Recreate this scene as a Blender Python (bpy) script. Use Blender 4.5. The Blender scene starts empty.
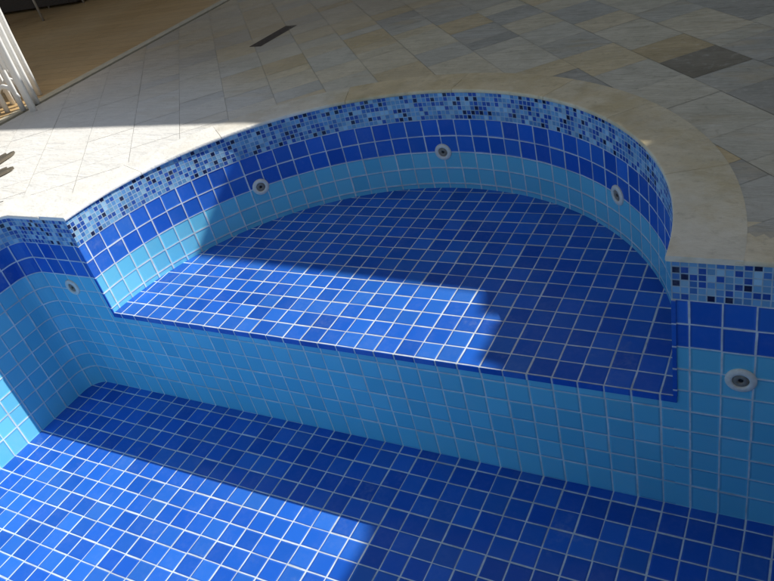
import bpy, bmesh, math, random
from mathutils import Vector, Matrix
random.seed(7)
S = 0.1                      # one tile pitch = 10 cm; all plan coordinates below are in tile pitches
ZD = 3.75                    # deck level in tile pitches above the light/dark tile boundary
def P(x, y, z): return Vector((x*S, y*S, (z-ZD)*S))
scene = bpy.context.scene
COL = scene.collection

# ------------------------------------------------------------------ node helper
class NT:
    def __init__(s, name):
        s.m = bpy.data.materials.new(name); s.m.use_nodes = True
        s.t = s.m.node_tree; s.t.nodes.clear()
        s.out = s.n('ShaderNodeOutputMaterial'); s.b = s.n('ShaderNodeBsdfPrincipled')
        s.t.links.new(s.b.outputs[0], s.out.inputs[0])
    def n(s, ty, **kw):
        x = s.t.nodes.new(ty)
        for k, v in kw.items(): setattr(x, k, v)
        return x
    def put(s, sock, v):
        if isinstance(v, bpy.types.NodeSocket): s.t.links.new(v, sock)
        elif v is not None: sock.default_value = v
    def math(s, op, a, b=None, c=None, clamp=False):
        x = s.n('ShaderNodeMath', operation=op, use_clamp=clamp)
        for i, v in enumerate((a, b, c)):
            if v is not None: s.put(x.inputs[i], v)
        return x.outputs[0]
    def vmath(s, op, a, b=None):
        x = s.n('ShaderNodeVectorMath', operation=op)
        s.put(x.inputs[0], a)
        if b is not None: s.put(x.inputs[1], b)
        return x.outputs[0]
    def step(s, v, a, b, lo=0.0, hi=1.0):
        x = s.n('ShaderNodeMapRange', interpolation_type='SMOOTHSTEP')
        s.put(x.inputs['Value'], v)
        x.inputs['From Min'].default_value = a; x.inputs['From Max'].default_value = b
        x.inputs['To Min'].default_value = lo; x.inputs['To Max'].default_value = hi
        return x.outputs[0]
    def mix(s, f, a, b, blend='MIX'):
        x = s.n('ShaderNodeMix', data_type='RGBA', blend_type=blend)
        s.put(x.inputs[0], f)
        s.put(x.inputs[6], a if isinstance(a, bpy.types.NodeSocket) else (*a, 1))
        s.put(x.inputs[7], b if isinstance(b, bpy.types.NodeSocket) else (*b, 1))
        return x.outputs[2]
    def noise(s, vec, scale, detail=3, rough=.5, out=0):
        x = s.n('ShaderNodeTexNoise'); s.put(x.inputs['Vector'], vec)
        x.inputs['Scale'].default_value = scale; x.inputs['Detail'].default_value = detail
        x.inputs['Roughness'].default_value = rough
        return x.outputs[out]
    def white(s, vec, out='Value'):
        x = s.n('ShaderNodeTexWhiteNoise', noise_dimensions='3D'); s.put(x.inputs['Vector'], vec)
        return x.outputs[out]
    def ramp(s, f, stops, interp='LINEAR'):
        x = s.n('ShaderNodeValToRGB'); x.color_ramp.interpolation = interp
        e = x.color_ramp.elements
        while len(e) < len(stops): e.new(.5)
        for el, (p, c) in zip(e, stops): el.position = p; el.color = (*c, 1)
        s.put(x.inputs[0], f); return x.outputs[0]
    def bump(s, h, dist, strength=1.0, normal=None):
        x = s.n('ShaderNodeBump'); x.inputs['Strength'].default_value = strength
        x.inputs['Distance'].default_value = dist; s.put(x.inputs['Height'], h)
        if normal is not None: s.put(x.inputs['Normal'], normal)
        return x.outputs[0]
    def pos(s): return s.n('ShaderNodeNewGeometry').outputs['Position']
    def fin(s, col, rough, normal=None, spec=.5, metal=0.0):
        s.put(s.b.inputs['Base Color'], col if isinstance(col, bpy.types.NodeSocket) else (*col, 1))
        s.put(s.b.inputs['Roughness'], rough); s.put(s.b.inputs['Specular IOR Level'], spec)
        s.put(s.b.inputs['Metallic'], metal)
        if normal is not None: s.put(s.b.inputs['Normal'], normal)
        return s.m

def tile_mat(name, stops, grout=(.78, .85, .90), g=.030, interp='LINEAR', pitch=S, dust=.09, rough=.15, soft=.012, vary=.16, sparse=False):
    m = NT(name)
    uv = m.n('ShaderNodeUVMap', uv_map='UVMap').outputs[0]
    pos = m.pos()
    wob = m.vmath('SCALE', m.vmath('SUBTRACT', m.noise(pos, 9, 2, out=1), (.5, .5, .5)))
    wob.node.inputs['Scale'].default_value = .035
    uvw = m.vmath('ADD', uv, m.vmath('MULTIPLY', wob, (1, 1, 0)))
    sp = m.n('ShaderNodeSeparateXYZ'); m.put(sp.inputs[0], uvw)
    cid = m.vmath('FLOOR', uvw)
    rc = m.white(cid, 'Color'); rv = m.white(cid)
    # every tile is laid a hair off its grid place
    rs = m.n('ShaderNodeSeparateXYZ'); m.put(rs.inputs[0], rc)
    if sparse:                           # the darkest chips never lie side by side
        ci = m.n('ShaderNodeSeparateXYZ'); m.put(ci.inputs[0], cid)
        par = m.math('MULTIPLY', m.math('FRACT', m.math('MULTIPLY', m.math('ADD', ci.outputs[0], ci.outputs[1]), .5)), .45)
        rv = m.math('MAXIMUM', rv, par)
    def edge(o, r):
        f = m.math('FRACT', o)
        f = m.math('ADD', f, m.math('MULTIPLY', m.math('SUBTRACT', r, .5), .03))
        return m.math('MINIMUM', f, m.math('SUBTRACT', 1.0, f))
    d = m.math('MINIMUM', edge(sp.outputs[0], rs.outputs[0]), edge(sp.outputs[1], rs.outputs[1]))
    t = m.step(d, g-soft, g+soft)
    body = m.step(d, g-soft, g+.07)
    rv2 = m.white(m.vmath('ADD', cid, (17.3, 5.1, 2.7)))
    col = m.ramp(rv, stops, interp)
    col = m.mix(1.0, col, m.ramp(rv2, [(0, (1-vary,)*3), (1, (1+vary,)*3)]), 'MULTIPLY')
    # grout dust on the glaze, thicker near the joints
    n1 = m.noise(pos, 6.0, 5, .62); n2 = m.noise(pos, 55, 4, .6)
    dirt = m.math('MULTIPLY', m.step(n1, .35, .85), m.step(n2, .15, .85))
    dirt = m.math('MULTIPLY', dirt, dust*2.0, clamp=True)
    smear = m.math('MULTIPLY', m.step(m.noise(pos, 2.6, 6, .7), .60, .76), m.step(n2, .25, .7, .06, .24))
    dirt = m.math('MAXIMUM', dirt, smear)
    near = m.math('MULTIPLY', m.step(d, g, g+.11, 1, 0), dust*.9)
    dirt = m.math('MAXIMUM', dirt, near)
    col = m.mix(dirt, col, (.50, .58, .66))
    gcol = m.mix(m.step(m.noise(pos, 9, 5, .7), .30, .72), grout, tuple(c*.62 for c in grout))
    colf = m.mix(t, gcol, col)
    rg = m.math('ADD', m.math('MULTIPLY', m.math('SUBTRACT', 1.0, t), .55), rough)
    rg = m.math('ADD', rg, m.math('MULTIPLY', dirt, .8), clamp=True)
    # slight tilt of each tile + pillowed edge + faint glaze waviness
    geo = m.n('ShaderNodeNewGeometry')
    tilt = m.vmath('SCALE', m.vmath('SUBTRACT', rc, (.5, .5, .5))); tilt.node.inputs['Scale'].default_value = .028
    nn = m.vmath('NORMALIZE', m.vmath('ADD', geo.outputs['Normal'], tilt))
    h = m.math('ADD', body, m.math('MULTIPLY', m.noise(pos, 28, 2), .10))
    nb = m.bump(h, pitch*.022, 1.0, nn)
    return m.fin(colf, rg, nb, .26)

M = {}
M['dark'] = tile_mat('cobalt_tile', [(0, (.013, .102, .52)), (.5, (.018, .132, .59)), (1, (.032, .172, .63))], dust=.06, vary=.12)
M['light'] = tile_mat('sky_blue_tile', [(0, (.135, .54, .77)), (.5, (.155, .58, .80)), (1, (.18, .62, .83))], grout=(.80, .87, .90), dust=.10, vary=.05)
M['mosaic'] = tile_mat('mosaic_tile', [(0, (.006, .012, .06)), (.20, (.02, .09, .40)), (.32, (.06, .20, .52)), (.42, (.11, .29, .57)), (.58, (.17, .39, .64)), (.84, (.32, .56, .74))],
                       grout=(.48, .64, .75), g=.075, sparse=True, interp='CONSTANT', pitch=.026, soft=.04, dust=.12, vary=.15)

def stone_mat(name, attr=True, gold=.5, tone=1.0, streak=5.5):
    m = NT(name); pos = m.pos()
    a = m.n('ShaderNodeVertexColor', layer_name='stone').outputs[0]
    sp = m.n('ShaderNodeSeparateColor'); m.put(sp.inputs[0], a)
    r, gg, bb = sp.outputs
    off = m.vmath('ADD', pos, m.vmath('SCALE', a)); off.node.inputs[1].default_value = (0, 0, 0)
    sc = m.vmath('SCALE', a); sc.node.inputs['Scale'].default_value = 40.0
    v = m.vmath('ADD', pos, sc)
    n1 = m.noise(v, 5.0, 6, .62); n2 = m.noise(v, 24, 5, .65); n3 = m.noise(v, 1.3, 3, .5)
    pale = m.ramp(r, [(0, (.48, .47, .43)), (.10, (.66, .66, .63)), (.35, (.80, .80, .77)), (.66, (.86, .85, .80)), (1, (.84, .80, .70))])  # whiter ramp for the sunlit left deck, sun brightness put into the colour
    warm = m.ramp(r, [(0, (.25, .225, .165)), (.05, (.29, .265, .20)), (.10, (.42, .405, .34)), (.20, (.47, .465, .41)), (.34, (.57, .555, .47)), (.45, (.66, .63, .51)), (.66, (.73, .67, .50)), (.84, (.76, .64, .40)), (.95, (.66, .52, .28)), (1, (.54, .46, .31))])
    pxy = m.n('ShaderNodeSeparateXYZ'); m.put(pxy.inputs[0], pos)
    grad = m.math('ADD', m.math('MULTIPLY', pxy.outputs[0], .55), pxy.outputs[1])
    wf = m.step(m.math('ADD', grad, m.math('MULTIPLY', n3, .5)), -.75, .75)  # blend by position: painted sunlit whiteness fades out to the right and back
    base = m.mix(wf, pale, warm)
    # streaks of iron stain along the cleavage
    mp = m.n('ShaderNodeMapping'); m.put(mp.inputs[0], v)
    mp.inputs['Rotation'].default_value = (0, 0, math.radians(42)); mp.inputs['Scale'].default_value = (1.2, streak, 1.2)
    mq = m.n('ShaderNodeMapping'); m.put(mq.inputs[0], v)
    mq.inputs['Rotation'].default_value = (0, 0, math.radians(-48)); mq.inputs['Scale'].default_value = (1.2, streak, 1.2)
    pick = m.n('ShaderNodeMix', data_type='VECTOR'); m.put(pick.inputs[0], m.math('GREATER_THAN', bb, .6)); m.put(pick.inputs[4], mp.outputs[0]); m.put(pick.inputs[5], mq.outputs[0])
    st = m.noise(pick.outputs[1], 2.2, 5, .6)
    stain = m.math('MULTIPLY', m.step(st, .46, .68), m.step(gg, .2, .9))
    col = m.mix(m.math('MULTIPLY', stain, gold), base, (.58, .47, .28))
    col = m.mix(m.step(n1, .36, .62, 0, .42), col, m.mix(1.0, col, (.66, .67, .64), 'MULTIPLY'))
    col = m.mix(m.step(n2, .52, .75, 0, .30), col, (.82, .79, .70))
    col = m.mix(m.step(n2, .26, .46, .45, 0), col, m.mix(1.0, col, (.5, .48, .42), 'MULTIPLY'))
    col = m.mix(m.step(n3, .30, .7, 0, .15), col, (.74, .70, .60))
    if tone != 1.0: col = m.mix(1.0, col, (tone, tone, tone), 'MULTIPLY')
    col = m.mix(m.math('MULTIPLY', m.math('SUBTRACT', 1.0, wf), .75), col, (.90, .885, .835))  # lifts the sunlit side towards white, strong sun painted into the base colour
    if streak < 5:
        mott = m.noise(pos, 3.2, 5, .65)
        col = m.mix(m.math('MULTIPLY', m.step(mott, .42, .66, 0, .55), wf), col, (.62, .49, .24))
        col = m.mix(m.step(m.noise(pos, 7.5, 4, .6), .50, .72, 0, .35), col, m.mix(1.0, col, (.62, .62, .56), 'MULTIPLY'))
    # weathered, browner stone towards the covered veranda
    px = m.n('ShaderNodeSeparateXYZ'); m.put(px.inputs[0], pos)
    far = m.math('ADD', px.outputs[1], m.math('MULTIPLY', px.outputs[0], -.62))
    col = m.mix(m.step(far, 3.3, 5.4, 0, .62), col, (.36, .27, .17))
    h = m.math('ADD', m.math('MULTIPLY', n1, .6), m.math('MULTIPLY', n2, .35))
    h = m.math('ADD', h, m.math('MULTIPLY', m.step(st, .35, .65), .5))
    return m.fin(col, m.step(n2, .2, .8, .50, .75), m.bump(h, .011, .9), .35)
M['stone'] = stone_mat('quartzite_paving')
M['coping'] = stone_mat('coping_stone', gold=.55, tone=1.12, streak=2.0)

def noisy(name, c1, c2, scale=8, rough=.7, bump=.003, spec=.4, metal=0.0, stretch=None):
    m = NT(name); v = m.n('ShaderNodeTexCoord').outputs['Object']
    if stretch:
        mp = m.n('ShaderNodeMapping'); m.put(mp.inputs[0], v); mp.inputs['Scale'].default_value = stretch; v = mp.outputs[0]
    n = m.noise(v, scale, 5, .6); n2 = m.noise(v, scale*6, 3, .6)
    col = m.mix(m.step(n, .3, .7), c1, c2)
    h = m.math('ADD', n, m.math('MULTIPLY', n2, .4))
    return m.fin(col, m.step(n2, .3, .7, rough-.08, rough+.08), m.bump(h, bump), spec, metal)
M['joint'] = noisy('paving_joint', (.46, .44, .37), (.58, .55, .47), 12, .9, .002)
M['earth'] = noisy('lawn', (.03, .06, .015), (.06, .10, .03), 5, .9, .02)
M['plastic'] = noisy('white_plastic', (.88, .88, .86), (.84, .84, .82), 20, .38, .0006)
M['jetw'] = noisy('jet_plastic', (.84, .82, .74), (.74, .71, .62), 60, .35, .0003)
M['jetg'] = noisy('jet_grey', (.30, .27, .22), (.22, .19, .15), 60, .4, .0003)
M['black'] = noisy('jet_hole', (.012, .012, .012), (.02, .02, .02), 30, .6, .0003)
M['slot'] = noisy('dark_channel', (.05, .036, .026), (.085, .06, .042), 30, .7, .001)
M['frame'] = noisy('channel_rim', (.50, .45, .33), (.60, .53, .39), 15, .8, .002)
M['dark_strip'] = noisy('streaked_brown', (.09, .08, .06), (.16, .135, .10), 6, .8, .003, stretch=(12, 1.0, 12))
M['wicker'] = noisy('dark_wicker', (.018, .012, .009), (.045, .028, .018), 60, .6, .006)
M['cushion'] = noisy('dark_cushion', (.035, .016, .012), (.05, .022, .016), 20, .9, .003)
M['metal'] = noisy('pale_metal', (.45, .44, .42), (.55, .54, .52), 15, .35, .0003, metal=.6)
M['wall'] = noisy('shade_house_render', (.40, .38, .34), (.46, .44, .40), 4, .9, .004)
M['shade_roof'] = noisy('shade_roof_slab', (.42, .40, .37), (.48, .46, .42), 3, .9, .004)
M['door'] = noisy('door_wood', (.12, .06, .03), (.17, .09, .045), 4, .5, .002, stretch=(10, 10, 1))
M['glass'] = noisy('window_glass', (.02, .025, .03), (.025, .03, .035), 2, .06, .0001, spec=.6)

def veranda_mat():
    m = NT('brown_floor_tile'); pos = m.pos()
    mp = m.n('ShaderNodeMapping'); m.put(mp.inputs[0], pos); mp.inputs['Rotation'].default_value = (0, 0, math.radians(-2))
    br = m.n('ShaderNodeTexBrick'); m.put(br.inputs['Vector'], mp.outputs[0])
    br.inputs['Scale'].default_value = 1.0; br.inputs['Brick Width'].default_value = 1.1; br.inputs['Row Height'].default_value = .145
    br.inputs['Mortar Size'].default_value = .004; br.inputs['Color1'].default_value = (.66, .44, .20, 1)
    br.inputs['Color2'].default_value = (.56, .37, .165, 1); br.inputs['Mortar'].default_value = (.32, .22, .11, 1)
    ms = m.n('ShaderNodeMapping'); m.put(ms.inputs[0], pos); ms.inputs['Scale'].default_value = (1, 14, 1)
    g = m.noise(ms.outputs[0], 3, 5, .6)
    col = m.mix(m.step(g, .3, .7, 0, .45), br.outputs[0], (.44, .28, .125))
    col = m.mix(m.step(m.noise(pos, 1.2, 3), .35, .7, 0, .4), col, (.66, .48, .26))
    return m.fin(col, m.step(g, .3, .7, .32, .55), m.bump(br.outputs['Fac'], -.002, .6), .4)
M['veranda'] = veranda_mat()

# ------------------------------------------------------------------ object helpers
def link(name, bm, mat, parent=None, smooth=False, uvname=None):
    me = bpy.data.meshes.new(name); bm.to_mesh(me); bm.free()
    me.materials.append(mat)
    if smooth:
        for p in me.polygons: p.use_smooth = True
    o = bpy.data.objects.new(name, me); COL.objects.link(o)
    if parent is not None: o.parent = parent
    return o
def tag(o, label=None, cat=None, group=None, kind=None):
    if label: o['label'] = label
    if cat: o['category'] = cat
    if group: o['group'] = group
    if kind: o['kind'] = kind
    return o
def empty(name, label, cat, loc=(0, 0, 0), group=None, rotz=0):
    o = bpy.data.objects.new(name, None); COL.objects.link(o); o.location = loc; o.rotation_euler = (0, 0, rotz)
    o.empty_display_size = .1
    return tag(o, label, cat, group)
def box(bm, lo, hi, mat=None, bevel=0.0):
    vs = [bm.verts.new((x, y, z)) for x in (lo[0], hi[0]) for y in (lo[1], hi[1]) for z in (lo[2], hi[2])]
    fs = []
    for q in ((0, 1, 3, 2), (4, 6, 7, 5), (0, 4, 5, 1), (2, 3, 7, 6), (0, 2, 6, 4), (1, 5, 7, 3)):
        fs.append(bm.faces.new([vs[i] for i in q]))
    if bevel:
        es = {e for f in fs for e in f.edges}
        bmesh.ops.bevel(bm, geom=list(es), offset=bevel, segments=2, affect='EDGES', profile=.6)
def strip(rows, parent, name, mat, smooth=False, closed=False):
    """rows: list of rows, each a list of (point, (u, v)); quads between neighbouring rows."""
    bm = bmesh.new(); uvl = bm.loops.layers.uv.new('UVMap')
    vv = [[(bm.verts.new(p), uv) for p, uv in r] for r in rows]
    for a, b in zip(vv, vv[1:]):
        for i in range(len(a)-1):
            q = (a[i], a[i+1], b[i+1], b[i])
            f = bm.faces.new([x[0] for x in q])
            for l, x in zip(f.loops, q): l[uvl].uv = x[1]
    return link(name, bm, mat, parent, smooth)
def wall_band(path, zs, parent, name, mat, uk=1.0, vk=1.0, v0=0.0, vmap=None, smooth=False):
    """path: list of (x, y, u); zs: heights; a vertical tiled band."""
    rows = []
    for z in zs:
        v = vmap(z) if vmap else (z-v0)*vk
        rows.append([(P(x, y, z), (u*uk, v)) for x, y, u in path])
    return strip(rows, parent, name, mat, smooth)

# ------------------------------------------------------------------ the pool
CX, R = -15.05, 14.5
XL, XR, YN = -34.95, 15.0, -17.0         # left wall, right wall, near wall
OPL, OPR = CX-R, CX+R                    # the niche opening
ZF, ZB, ZT, ZM = -8.34, -2.31, 3.56, 2.0
RC = 1.1                                 # corner radius
pool = empty('swimming_pool', 'empty blue tiled swimming pool with a semicircular bench niche, sunk in the stone patio', 'pool', P(-15, -8, ZF))
def keep(o):                             # parent to the pool without moving
    o.parent = pool; o.matrix_parent_inverse = pool.matrix_basis.inverted(); return o
def sub(o, parent):
    o.parent = parent
    return o

# floor (rows of grout continue the ones of the wall; the first row is a cut one)
def grid_sheet(x0, x1, y0, y1, z, voff, nx, ny, name, mat):
    rows = []
    for j in range(ny+1):
        y = y0+(y1-y0)*j/ny
        rows.append([(P(x0+(x1-x0)*i/nx, y, z), (x0+(x1-x0)*i/nx, y+voff)) for i in range(nx+1)])
    return keep(strip(rows, None, name, mat))
grid_sheet(XL, XR, YN, 0, ZF, .5, 10, 4, 'pool_floor', M['dark'])

def vlight(z):                           # the lowest row of wall tiles is a tall cut one
    return z if z >= -7.001 else max(-7.97, -7-(-7-z)*.73)
# wall path: from the left jamb of the niche, round the corner, along the left, near and right sides, to the right jamb
pathL = [(OPL, 0, OPL)]
u = OPL-(OPL-(XL+RC)); pathL.append((XL+RC, 0, XL+RC))
n = 10; u = XL+RC
for i in range(1, n+1):
    a = math.pi/2+math.pi/2*i/n
    pathL.append((XL+RC+RC*math.cos(a), -RC+RC*math.sin(a), XL+RC-RC*math.pi/2*i/n))
u = XL+RC-RC*math.pi/2
pathL.append((XL, YN, u-(-RC-YN))); u = pathL[-1][2]
pathL.append((XR, YN, u-(XR-XL)))
pathR = [(XR, YN, XR-YN), (XR, 0, XR), (OPR, 0, OPR)]
pathL2 = [(x, y, uu) for x, y, uu in pathL]
def pool_wall(name, path, label=None):
    w = keep(wall_band(path, [ZF, -7, 0], None, name, M['light'], vmap=vlight))
    d = wall_band(path, [0, ZM], None, 'dark_tile_band', M['dark']); mz = wall_band(path, [ZM, ZT], None, 'mosaic_strip', M['mosaic'], 1/.26, 1/.26, ZM)
    for o in (d, mz): o.parent = w
    if label: w['label'] = label
    return w
pool_wall('pool_wall', pathL, 'shaded pool wall with rounded corner left of the bench niche')
pool_wall('pool_wall', pathR, 'flat pool wall right of the bench niche')

# bench
riser = keep(wall_band([(OPL, 0, OPL), (OPR, 0, OPR)], [ZF, -7, ZB-.02], None, 'bench_front', M['light'], vmap=vlight))
NSEG = 96
bm = bmesh.new(); uvl = bm.loops.layers.uv.new('UVMap')
pts = [(CX+R*math.cos(math.pi*i/NSEG), R*math.sin(math.pi*i/NSEG)) for i in range(NSEG+1)]
pts[0] = (OPR, 0); pts[-1] = (OPL, 0)
pts = [(OPL, -.035), (OPR, -.035)] + pts
f = bm.faces.new([bm.verts.new(P(x, y, ZB)) for x, y in pts])
for l, (x, y) in zip(f.loops, pts): l[uvl].uv = (x, y)
seat = keep(link('bench_seat', bm, M['dark']))
# cobalt edging under the seat lip and up both jambs
def edging(lo, hi, uvf, name):
    bm = bmesh.new(); uvl = bm.loops.layers.uv.new('UVMap')
    box(bm, P(*lo), P(*hi), bevel=.0012)
    for f in bm.faces:
        for l in f.loops:
            x, y, z = l.vert.co.x/S, l.vert.co.y/S, l.vert.co.z/S+ZD
            l[uvl].uv = uvf(x, y, z)
    return keep(link(name, bm, M['dark']))
edging((OPL-.13, -.06, ZB-.29), (OPR+.13, -.001, ZB-.004), lambda x, y, z: (x, .5+(z-ZB+.15)*1.4), 'edge_trim')
for x0, x1 in ((OPR+.002, OPR+.15), (OPL-.15, OPL-.002)):
    edging((x0, -.05, ZB), (x1, .05, ZM-.02), lambda x, y, z, c=(x0+x1)/2: (.5+(x-c)*2.6, z), 'edge_trim')

# curved wall of the niche
arc = []
for i in range(NSEG+1):
    a = math.pi*i/NSEG
    arc.append((CX+R*math.cos(a), R*math.sin(a), (math.pi-a)*R-.42))
niche = keep(wall_band(arc, [ZB, 0], None, 'niche_wall', M['light'], smooth=True))
for o in (wall_band(arc, [0, ZM], None, 'dark_tile_band', M['dark'], smooth=True), wall_band(arc, [ZM, ZT], None, 'mosaic_strip', M['mosaic'], 1/.26, 1/.26, ZM, smooth=True)):
    o.parent = niche

# coping: bull-nosed stones swept along the rim, each stone with its own colour and a hairline joint
def coping(path, widths, name, lens, sink=0.0):
    """path: list of (x, y, outward nx, ny, arc length)"""
    bm = bmesh.new(); cl = bm.loops.layers.float_color.new('stone')
    prof = []                            # (offset from the wall, height)
    top, bot, r = ZD+.007, ZT-.01, .09
    prof = [(.25, bot), (-.10, bot), (-.125, bot+.02), (-.135, bot+.07), (-.13, top-.04), (-.105, top-.008), (-.06, top)]
    prof += [(k*widths/6.0, top) for k in range(1, 7)]
    prof = [(o+sink*2 if o < 0 else o, z-(sink if z > ZT+.1 else 0)) for o, z in prof]
    stones = []; s = 0
    total = path[-1][4]
    while s < total:
        L = random.uniform(*lens); stones.append((s, min(total, s+L), (random.uniform(.62, .90), random.uniform(.6, 1), random.random(), 1))); s += L
    def at(s):
        for a, b in zip(path, path[1:]):
            if s <= b[4]+1e-6:
                t = (s-a[4])/max(1e-9, b[4]-a[4])
                q = [a[k]+(b[k]-a[k])*t for k in range(4)]
                return q
        return path[-1][:4]
    for s0, s1, c in stones:
        s0 += .014; s1 -= .014
        if s1-s0 < .1: continue
        ss = [s0]+[p[4] for p in path if s0+.02 < p[4] < s1-.02]+[s1]
        lift = random.uniform(-.003, .003)
        rings = []
        for s in ss:
            x, y, nx, ny = at(s); l = math.hypot(nx, ny); nx /= l; ny /= l
            rings.append([bm.verts.new(P(x+nx*o, y+ny*o, z+(lift if z > ZT+.1 else 0))) for o, z in prof])
        fs = []
        for a, b in zip(rings, rings[1:]):
            for i in range(len(prof)-1): fs.append(bm.faces.new((a[i], a[i+1], b[i+1], b[i])))
        for ring, s in ((rings[0], s0), (rings[-1], s1)):
            x, y, nx, ny = at(s); l = math.hypot(nx, ny)
            cap = [bm.verts.new(v.co) for v in ring]+[bm.verts.new(P(x+nx/l*widths, y+ny/l*widths, bot))]
            fs.append(bm.faces.new(cap))
        for f in fs:
            f.smooth = len(f.verts) == 4
            for l in f.loops: l[cl] = c
    bmesh.ops.recalc_face_normals(bm, faces=bm.faces)
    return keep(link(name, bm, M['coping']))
WC = 2.1
ringp = [(OPR, -.18, 1, 0, -0.0)]
ringp = [(OPR, -.135, 1, 0, 0)]
for i in range(NSEG+1):
    a = math.pi*i/NSEG
    ringp.append((CX+R*math.cos(a), R*math.sin(a), math.cos(a), math.sin(a), .135+a*R))
ringp.append((OPL, -.135, -1, 0, .27+math.pi*R))
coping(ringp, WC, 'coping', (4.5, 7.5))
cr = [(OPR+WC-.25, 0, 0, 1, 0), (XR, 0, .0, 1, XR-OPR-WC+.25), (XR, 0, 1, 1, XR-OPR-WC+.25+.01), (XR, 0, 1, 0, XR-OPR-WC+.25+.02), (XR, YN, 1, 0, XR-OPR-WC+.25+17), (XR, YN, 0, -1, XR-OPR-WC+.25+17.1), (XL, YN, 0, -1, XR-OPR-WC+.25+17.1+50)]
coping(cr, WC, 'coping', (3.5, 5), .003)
cl_ = [(OPL-WC+.25, 0, 0, 1, 0), (XL+RC, 0, 0, 1, OPL-WC+.25-XL-RC)]
s = cl_[-1][4]
for i in range(1, n+1):
    a = math.pi/2+math.pi/2*i/n
    cl_.append((XL+RC+RC*math.cos(a), -RC+RC*math.sin(a), math.cos(a), math.sin(a), s+RC*math.pi/2*i/n))
cl_.append((XL, YN, -1, 0, cl_[-1][4]+15.4))
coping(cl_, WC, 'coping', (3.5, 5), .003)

# ------------------------------------------------------------------ wall jets
def lathe(bm, prof, seg=32):
    rings = []
    for r, h in prof:
        if r < 1e-6: rings.append([bm.verts.new((0, -h, 0))])
        else: rings.append([bm.verts.new((r*math.cos(2*math.pi*k/seg), -h, r*math.sin(2*math.pi*k/seg))) for k in range(seg)])
    for a, b in zip(rings, rings[1:]):
        for k in range(seg):
            k2 = (k+1) % seg
            q = [a[k % len(a)], a[k2 % len(a)], b[k2 % len(b)], b[k % len(b)]]
            q = list(dict.fromkeys(q))
            if len(q) > 2: bm.faces.new(q)
    bmesh.ops.recalc_face_normals(bm, faces=bm.faces)
JET = [(-31.98, 0, -.84, 0, 'round jet on the shaded light blue wall left of the bench niche'),
       (CX+R*math.cos(math.radians(136.2)), R*math.sin(math.radians(136.2)), .02, 46.2, 'round jet on the left part of the curved niche wall, near the sunlit tiles'),
       (CX+R*math.cos(math.radians(91.4)), R*math.sin(math.radians(91.4)), .02, 1.4, 'round jet at the middle of the curved niche wall'),
       (CX+R*math.cos(math.radians(44.1)), R*math.sin(math.radians(44.1)), 0, -45.9, 'round jet on the right end of the curved niche wall, seen edge on'),
       (1.61, 0, -1.14, 0, 'large looking round jet on the flat wall at the right, nearest the camera')]
proto = None
for x, y, z, rz, lab in JET:
    if proto is None:
        proto = j = empty('wall_jet', lab, 'pool jet', P(x, y, z), 'return jets in the pool walls')
        bm = bmesh.new(); lathe(bm, [(.050, -.004), (.050, .003), (.0465, .0065), (.036, .0085), (.029, .0085), (.0275, .006), (.0265, .003), (.0255, -.003)])
        fl = link('flange', bm, M['jetw'], j, True)
        bm = bmesh.new(); lathe(bm, [(.0262, -.003), (.0262, .0025), (.023, .005), (.017, .0065), (.0125, .0055), (.0085, .0035), (.008, -.003)])
        nz = link('nozzle', bm, M['jetg'], j, True)
        bm = bmesh.new(); lathe(bm, [(.0081, .0015), (.004, .0012), (0, .001)])
        ho = link('nozzle_hole', bm, M['black'], nz, True)
    else:
        j = proto.copy(); COL.objects.link(j); j.location = P(x, y, z); j['label'] = lab
        for ch in list(proto.children):
            c = ch.copy(); COL.objects.link(c); c.parent = j
            for g in list(ch.children):
                d = g.copy(); COL.objects.link(d); d.parent = c
    j.rotation_euler = (0, math.radians(random.uniform(-20, 20)), math.radians(rz))
    j.location = Vector(j.location)+Matrix.Rotation(math.radians(rz), 3, 'Z') @ Vector((0, -.002, 0))

# ------------------------------------------------------------------ patio, ground, veranda floor
def in_pool(x, y, g):                    # inside the pool outline grown by g
    if y >= -1 and (x-CX)**2+y*y < (R+g)**2: return True
    return XL-g < x < XR+g and YN-g < y < g
def outline(g):
    o = [(XR+g, YN-g), (XR+g, g)]
    a0 = math.asin(g/(R+g))
    for i in range(65):
        a = a0+(math.pi-2*a0)*i/64; o.append((CX+(R+g)*math.cos(a), (R+g)*math.sin(a)))
    o += [(XL-g, g), (XL-g, YN-g)]
    return o
def sheet_with_hole(name, outer, g, z, mat):
    bm = bmesh.new(); es = []
    for loop in (outer, outline(g)):
        v = [bm.verts.new(P(x, y, z)) for x, y in loop]
        es += [bm.edges.new((v[i], v[(i+1) % len(v)])) for i in range(len(v))]
    bmesh.ops.triangle_fill(bm, edges=es, use_beauty=True, use_dissolve=False, normal=(0, 0, 1))
    for f in bm.faces:
        if f.normal.z < 0: f.normal_flip()
    return link(name, bm, mat)
tag(sheet_with_hole('ground', [(-4000, -4000), (4000, -4000), (4000, 4000), (-4000, 4000)], 1.2, ZD-.6, M['earth']), kind='structure')
XV = -50.4                               # the drain between patio and veranda floor
tag(sheet_with_hole('patio_bedding', [(XV+.55, -60), (70, -60), (70, 52), (XV+.55, 52)], .8, ZD-.045, M['joint']), kind='structure')
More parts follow.
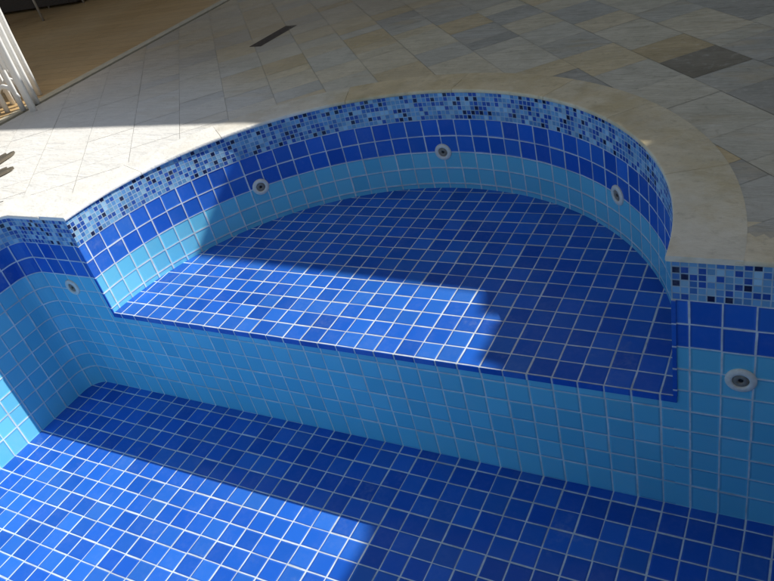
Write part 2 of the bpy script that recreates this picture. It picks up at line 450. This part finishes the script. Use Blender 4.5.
# pavers: courses at 42 degrees, random lengths
bm = bmesh.new(); cl = bm.loops.layers.float_color.new('stone')
ang = math.radians(-49); dx, dy = math.cos(ang), math.sin(ang); ex, ey = -dy, dx
W = 3.0; gap = .010
ax, ay = -3.9, 16.37                     # a corner of the dark paver seen at the right
def add_quad(c, col, z):
    f = bm.faces.new([bm.verts.new(P(x, y, z)) for x, y in c])
    for l in f.loops: l[cl] = col
def paver(s0, s1, t0, t1, col, z):
    def w(s, t): return (ax+dx*s+ex*t, ay+dy*s+ey*t)
    s0 += gap; s1 -= gap; t0 += gap; t1 -= gap
    cs = [w(s0, t0), w(s1, t0), w(s1, t1), w(s0, t1)]
    X = [c[0] for c in cs]; Y = [c[1] for c in cs]
    if max(X) < XV or min(X) > 68 or max(Y) < -58 or min(Y) > 52: return
    cx, cy = sum(X)/4, sum(Y)/4
    nearhole = in_pool(cx, cy, 6)
    nearedge = min(X) < XV+.6 or max(Y) > 51.5
    sl = (-39 < max(X) and min(X) < -31 and max(Y) > 23 and min(Y) < 31)
    if not nearhole and not nearedge and not sl:
        add_quad(cs, col, z); return
    ns = max(1, round((s1-s0)/.3)); nt = max(1, round((t1-t0)/.3))
    for i in range(ns):
        for j in range(nt):
            a0, a1 = s0+(s1-s0)*i/ns, s0+(s1-s0)*(i+1)/ns; b0, b1 = t0+(t1-t0)*j/nt, t0+(t1-t0)*(j+1)/nt
            mx, my = w((a0+a1)/2, (b0+b1)/2)
            if in_pool(mx, my, 1.25) or mx < XV+.42 or my > 51.8: continue
            if in_slot(mx, my, -.28): continue
            add_quad([(max(q[0], XV+.56), q[1]) for q in (w(a0, b0), w(a1, b0), w(a1, b1), w(a0, b1))], col, z)
SC = ((-34.92, 27.2), (1.2, 4.6), math.radians(-5.5))     # the slot drain: centre, size, turn
def in_slot(x, y, g):
    (cx, cy), (w_, l_), a = SC
    ux, uy = x-cx, y-cy
    p = ux*math.cos(a)+uy*math.sin(a); q = -ux*math.sin(a)+uy*math.cos(a)
    return abs(p) < w_/2+g and abs(q) < l_/2+g
for k in range(-32, 34):
    t0 = k*W
    s = -95+random.uniform(0, 4)
    if k == 0: s = -90.0
    while s < 110:
        L = random.choice((1.5, 1.5, 2.0, 2.4, 2.85, 3.0, 3.0, 3.6, 4.2))
        r = random.choice((.18, .26, .32, .36, .40, .45, .48, .5, .55, .6, .62, .66, .70, .74, .78, .84, .9, .94, .97, .14))
        if k == 0 and s < 0 < s+L+.7: L = 0-s
        elif k == 0 and abs(s) < 1e-6: L = 2.85; r = .0
        elif k == 0 and abs(s-2.85) < 1e-6: r = .33
        elif k == 0 and -3.1 < s+L < 0 and s+L > -1: L = -s
        paver(s, s+L, t0, t0+W, (r, random.random(), random.random(), 1), ZD+random.uniform(-.006, .004))
        s += L
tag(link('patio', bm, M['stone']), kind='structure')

bm = bmesh.new(); box(bm, P(-180, -60, ZD-.5), P(XV-1.1, 70, ZD-.02)); tag(link('veranda_floor', bm, M['veranda']), kind='structure')
# channel drain along the veranda edge: pale rim and dark recessed channel
ch = empty('channel_drain', 'thin dark drain channel between the brown veranda floor and the grey stone patio', 'drain', P(XV, 10, ZD))
bm = bmesh.new(); box(bm, P(XV-1.08, -60, ZD-.5)-P(XV, 10, ZD), P(XV-.02, 52, ZD)-P(XV, 10, ZD), bevel=.001); link('rim', bm, M['frame'], ch)
bm = bmesh.new(); box(bm, P(XV, -60, ZD-.5)-P(XV, 10, ZD), P(XV+.53, 52, ZD-.22)-P(XV, 10, ZD)); link('channel', bm, M['slot'], ch)
# slot drain in the paving
(scx, scy), (sw, slen), sa = SC
sd = empty('slot_drain', 'short dark slot drain let into the stone paving behind the pool', 'drain', P(scx, scy, ZD), rotz=sa)
bm = bmesh.new()
hw, hl = sw*S/2, slen*S/2
for lo, hi in (((-hw, -hl, -.03), (-hw+.006, hl, .0016)), ((hw-.006, -hl, -.03), (hw, hl, .0016)), ((-hw+.006, -hl, -.03), (hw-.006, -hl+.006, .0016)), ((-hw+.006, hl-.006, -.03), (hw-.006, hl, .0016))): box(bm, lo, hi)
link('frame', bm, M['slot'], sd)
bm = bmesh.new(); box(bm, (-hw+.006, -hl+.006, -.03), (hw-.006, hl-.006, -.02)); 
for i in range(22):
    y = -hl+.02+i*(2*hl-.04)/21; box(bm, (-hw+.0062, y-.007, -.018), (hw-.0062, y+.007, .0012))
link('grate', bm, M['slot'], sd)

# ------------------------------------------------------------------ folded white plastic chairs
def tube(bm, pts, w, d, axis_w, seg=None):
    """flat rounded bar along pts; w along axis_w, d across."""
    rings = []
    aw = Vector(axis_w).normalized()
    for i, p in enumerate(pts):
        p = Vector(p); a = Vector(pts[max(0, i-1)]); b = Vector(pts[min(len(pts)-1, i+1)])
        t = (b-a).normalized(); side = (aw-t*aw.dot(t)).normalized(); oth = t.cross(side)
        ring = []
        for k in range(12):
            c, s_ = math.cos(2*math.pi*k/12), math.sin(2*math.pi*k/12)
            c = math.copysign(abs(c)**.6, c); s_ = math.copysign(abs(s_)**.6, s_)
            ring.append(bm.verts.new(p+side*c*w/2+oth*s_*d/2))
        rings.append(ring)
    for a, b in zip(rings, rings[1:]):
        for k in range(12): bm.faces.new((a[k], a[(k+1) % 12], b[(k+1) % 12], b[k]))
    bm.faces.new(rings[0][::-1]); bm.faces.new(rings[-1])
    bmesh.ops.recalc_face_normals(bm, faces=bm.faces)
CHW = .46
def make_chair(label, loc, rz):
    # local axes: x across the chair (0 at its right edge, going to minus), y thickness, z up
    r = empty('folding_chair', label, 'folding chair', loc, 'folded white chairs standing at the patio edge', rz)
    for x in (-.028, -CHW+.028):
        bm = bmesh.new(); tube(bm, [(x, 0, 0), (x, 0, .25), (x, .003, .5), (x, .012, .75), (x*.98-.004, .03, .93)], .07, .028, (1, 0, 0)); link('front_leg', bm, M['plastic'], r, True)
    for x in (-.175, -CHW+.105):
        bm = bmesh.new(); tube(bm, [(x, .035, .0), (x, .035, .2), (x, .032, .42), (x, .03, .62)], .05, .024, (1, 0, 0)); link('rear_leg', bm, M['plastic'], r, True)
    bm = bmesh.new(); a, b = -.15, -CHW+.08
    tube(bm, [(a+(b-a)*t, .035, .10+.10*math.sin(math.pi*t)**.7) for t in [i/12 for i in range(13)]], .02, .035, (0, 1, 0)); link('stretcher', bm, M['plastic'], r, True)
    bm = bmesh.new()
    for i in range(6): box(bm, (-CHW+.065+i*.056, -.004, .33), (-CHW+.065+i*.056+.044, .012, .70), bevel=.004)
    box(bm, (-CHW+.06, .0125, .36), (-.06, .024, .39)); box(bm, (-CHW+.06, .0125, .63), (-.06, .024, .66))
    link('seat', bm, M['plastic'], r, True)
    bm = bmesh.new()
    for i in range(4): box(bm, (-CHW+.057, .008, .74+i*.046), (-.057, .024, .74+i*.046+.036), bevel=.004)
    link('backrest', bm, M['plastic'], r, True)
    return r
make_chair('front white plastic folding chair of the bunch at the left edge', P(-48.7, 14.2, ZD), math.radians(5))
make_chair('middle white plastic folding chair of the bunch at the left edge', P(-50.0, 15.6, ZD), math.radians(2))
make_chair('rearmost white plastic folding chair, nearest the drain channel', P(-52.0, 17.5, ZD), math.radians(-2))

# ------------------------------------------------------------------ two thin dark brown strips lying left of the pool
def dark_strip(label, tip, L, w, rz):
    bm = bmesh.new()
    # outline with a split, ragged end
    o = [(-w/2, -L), (w/2, -L), (w/2, -.05), (w*.34, 0), (w*.16, -.015), (w*.02, -.10), (-w*.12, -.03), (-w*.30, -.02), (-w/2, -.08)]
    lo = [bm.verts.new((x, y, .0)) for x, y in o]; hi = [bm.verts.new((x, y, .018)) for x, y in o]
    bm.faces.new(hi); bm.faces.new(lo[::-1])
    for i in range(len(o)): j = (i+1) % len(o); bm.faces.new((lo[i], lo[j], hi[j], hi[i]))
    bmesh.ops.bevel(bm, geom=[e for e in bm.edges], offset=.002, segments=1, affect='EDGES')
    ob = link('dark_strip', bm, M['dark_strip']); ob.location = P(*tip, ZD+.06); ob.rotation_euler = (0, 0, rz)
    return tag(ob, label, 'dark_strip', 'dark strips on the sunlit stone')
dark_strip('upper of two dark brownish strips on the white sunlit stone', (-42.5, 7.0), 1.6, .09, math.radians(8))
dark_strip('lower of two dark brownish strips, nearer the pool rim', (-39.9, 5.0), 1.6, .085, math.radians(-14))

# ------------------------------------------------------------------ dark sofa and table in the veranda
so = empty('wicker_sofa', 'dark wicker sofa in deep shade at the back of the veranda', 'sofa', P(-102, 53, ZD))
def part(name, lo, hi, mat, parent, bevel=.01):
    bm = bmesh.new(); box(bm, lo, hi, bevel=bevel); return link(name, bm, mat, parent)
part('base', (-1.1, -.30, .03), (1.75, .45, .30), M['wicker'], so)
part('backrest', (-1.1, .452, .03), (1.75, .62, .85), M['wicker'], so)
for x in (-1.27, 1.752): part('arm', (x, -.30, .03), (x+.165, .62, .60), M['wicker'], so)
for i in range(3): part('cushion', (-1.09+i*.95, -.31, .302), (-1.09+i*.95+.93, .44, .44), M['cushion'], so, .03)
tb = empty('side_table', 'table with slender pale metal legs in front of the dark sofa', 'table', P(-82.3, 43.4, ZD))
part('tabletop', (-.75, -.05, .70), (.05, .75, .73), M['wicker'], tb, .006)
for x, y in ((0, 0), (-.70, 0), (0, .70), (-.70, .70)):
    bm = bmesh.new(); tube(bm, [(x, y, 0), (x-.012, y, .35), (x-.02, y+.01, .70)], .026, .026, (1, 0, 0)); link('leg', bm, M['metal'], tb, True)

# ------------------------------------------------------------------ unseen house, added to cast the shade that lies over patio and pool
SX, SY = .88, .76                        # sun: towards (SX, SY, 1)
HR = 45.0                                # roof edge above the deck, tile pitches
lit = [(-125, 16.5), (-51.4, 16.5), (-50.8, 10.75), (-26, 10.75), (-22.8, 10.35), (-4.45, 9.5), (-3.95, 7.95), (-2.65, 7.75), (-3.1, 7.4), (-2.9, 6.4), (-2.95, 4.95), (-2.0, 4.75), (-1.6, 3.9), (-1.42, -60)]  # roof outline notched to shape the shade edges, stepped back to sun the chairs
outer = [(75, -60), (75, 75), (-125, 75)]
roofp = [(u_+SX*HR, v_+SY*HR) for u_, v_ in lit+outer]
hs = empty('shade_house', 'unseen pale two winged house behind the patio, roof outline shaped to throw the shade over the pool', 'shade_house', P(40, 60, ZD))
def hkeep(o): o.parent = hs; o.matrix_parent_inverse = hs.matrix_basis.inverted(); return o
bm = bmesh.new()
top = [bm.verts.new(P(x, y, ZD+HR)) for x, y in roofp]; bot = [bm.verts.new(P(x, y, ZD+HR-2.0)) for x, y in roofp]
bm.faces.new(top); bm.faces.new(bot[::-1])
for i in range(len(top)): j = (i+1) % len(top); bm.faces.new((bot[i], bot[j], top[j], top[i]))
bmesh.ops.recalc_face_normals(bm, faces=bm.faces)
hkeep(link('shade_roof', bm, M['shade_roof']))
bm = bmesh.new(); box(bm, P(-40, 52, ZD-.5), P(46, 100, ZD+HR-2.02)); hkeep(link('wall', bm, M['wall']))  # wall of the added unseen building
bm = bmesh.new(); box(bm, P(46.03, -20, ZD-.5), P(105, 100, ZD+HR-2.02)); hkeep(link('wall', bm, M['wall']))  # wall of the added unseen building
for x in (-30, -8, 28):
    bm = bmesh.new(); box(bm, P(x, 51.5, ZD+9), P(x+12, 51.97, ZD+22)); w = hkeep(link('window', bm, M['frame']))
    bm = bmesh.new(); box(bm, P(x+.7, 51.3, ZD+9.7), P(x+11.3, 51.48, ZD+21.3)); o = link('shade_house_pane', bm, M['glass']); o.parent = w; o.matrix_parent_inverse = hs.matrix_basis.inverted() @ Matrix() if False else Matrix()
    o.matrix_parent_inverse = Matrix()
    o.location = (0, 0, 0)
bm = bmesh.new(); box(bm, P(12, 51.5, ZD), P(21, 51.97, ZD+21)); d = hkeep(link('door', bm, M['door']))  # door of the added unseen building
bm = bmesh.new(); box(bm, P(-180, 20, ZD+24), P(-92, 80, ZD+26)); hkeep(link('veranda_shade_roof', bm, M['shade_roof']))  # unseen roof added to block sky and darken the veranda floor
for x, y in ((-95, 77), (-120, 22), (-120, 77)):
    bm = bmesh.new(); box(bm, P(x, y, ZD-.5), P(x+2, y+2, ZD+23.98)); hkeep(link('shade_roof_post', bm, M['wall']))
bm = bmesh.new(); box(bm, P(-180, 61, ZD-.5), P(-70, 63, ZD+23.98)); hkeep(link('wall', bm, M['door']))

# ------------------------------------------------------------------ camera, light
cam = bpy.data.cameras.new('camera'); co = bpy.data.objects.new('camera', cam); COL.objects.link(co)
cam.sensor_width = 36; cam.sensor_fit = 'HORIZONTAL'; cam.lens = 741.95/774*36; cam.clip_start = .02; cam.clip_end = 2000
co.location = P(3.222, -20.322, 17.514); co.rotation_mode = 'XYZ'; co.rotation_euler = (.97463, .22916, .47147)
scene.camera = co
sv = Vector((SX, SY, 1)).normalized()
sl = bpy.data.lights.new('sun', 'SUN'); sl.energy = 5.0; sl.angle = math.radians(.4); sl.color = (1, .965, .91)
so_ = bpy.data.objects.new('sun', sl); COL.objects.link(so_); so_.rotation_euler = (-sv).to_track_quat('-Z', 'Y').to_euler()
so_.location = sv*30
w = bpy.data.worlds.new('World'); scene.world = w; w.use_nodes = True
nt = w.node_tree; bg = nt.nodes['Background']; sky = nt.nodes.new('ShaderNodeTexSky'); sky.sky_type = 'NISHITA'; sky.sun_disc = False
sky.sun_elevation = math.asin(sv.z); sky.sun_rotation = math.atan2(SX, SY)
nt.links.new(sky.outputs[0], bg.inputs[0]); hsv = nt.nodes.new('ShaderNodeHueSaturation'); hsv.inputs['Saturation'].default_value = .5; nt.links.new(sky.outputs[0], hsv.inputs['Color']); nt.links.new(hsv.outputs[0], bg.inputs[0]); bg.inputs[1].default_value = .094
scene.view_settings.view_transform = 'Standard'; scene.view_settings.look = 'None'; scene.view_settings.exposure = 0; scene.view_settings.gamma = 1
scene.cycles.use_denoising = True; scene.cycles.max_bounces = 8
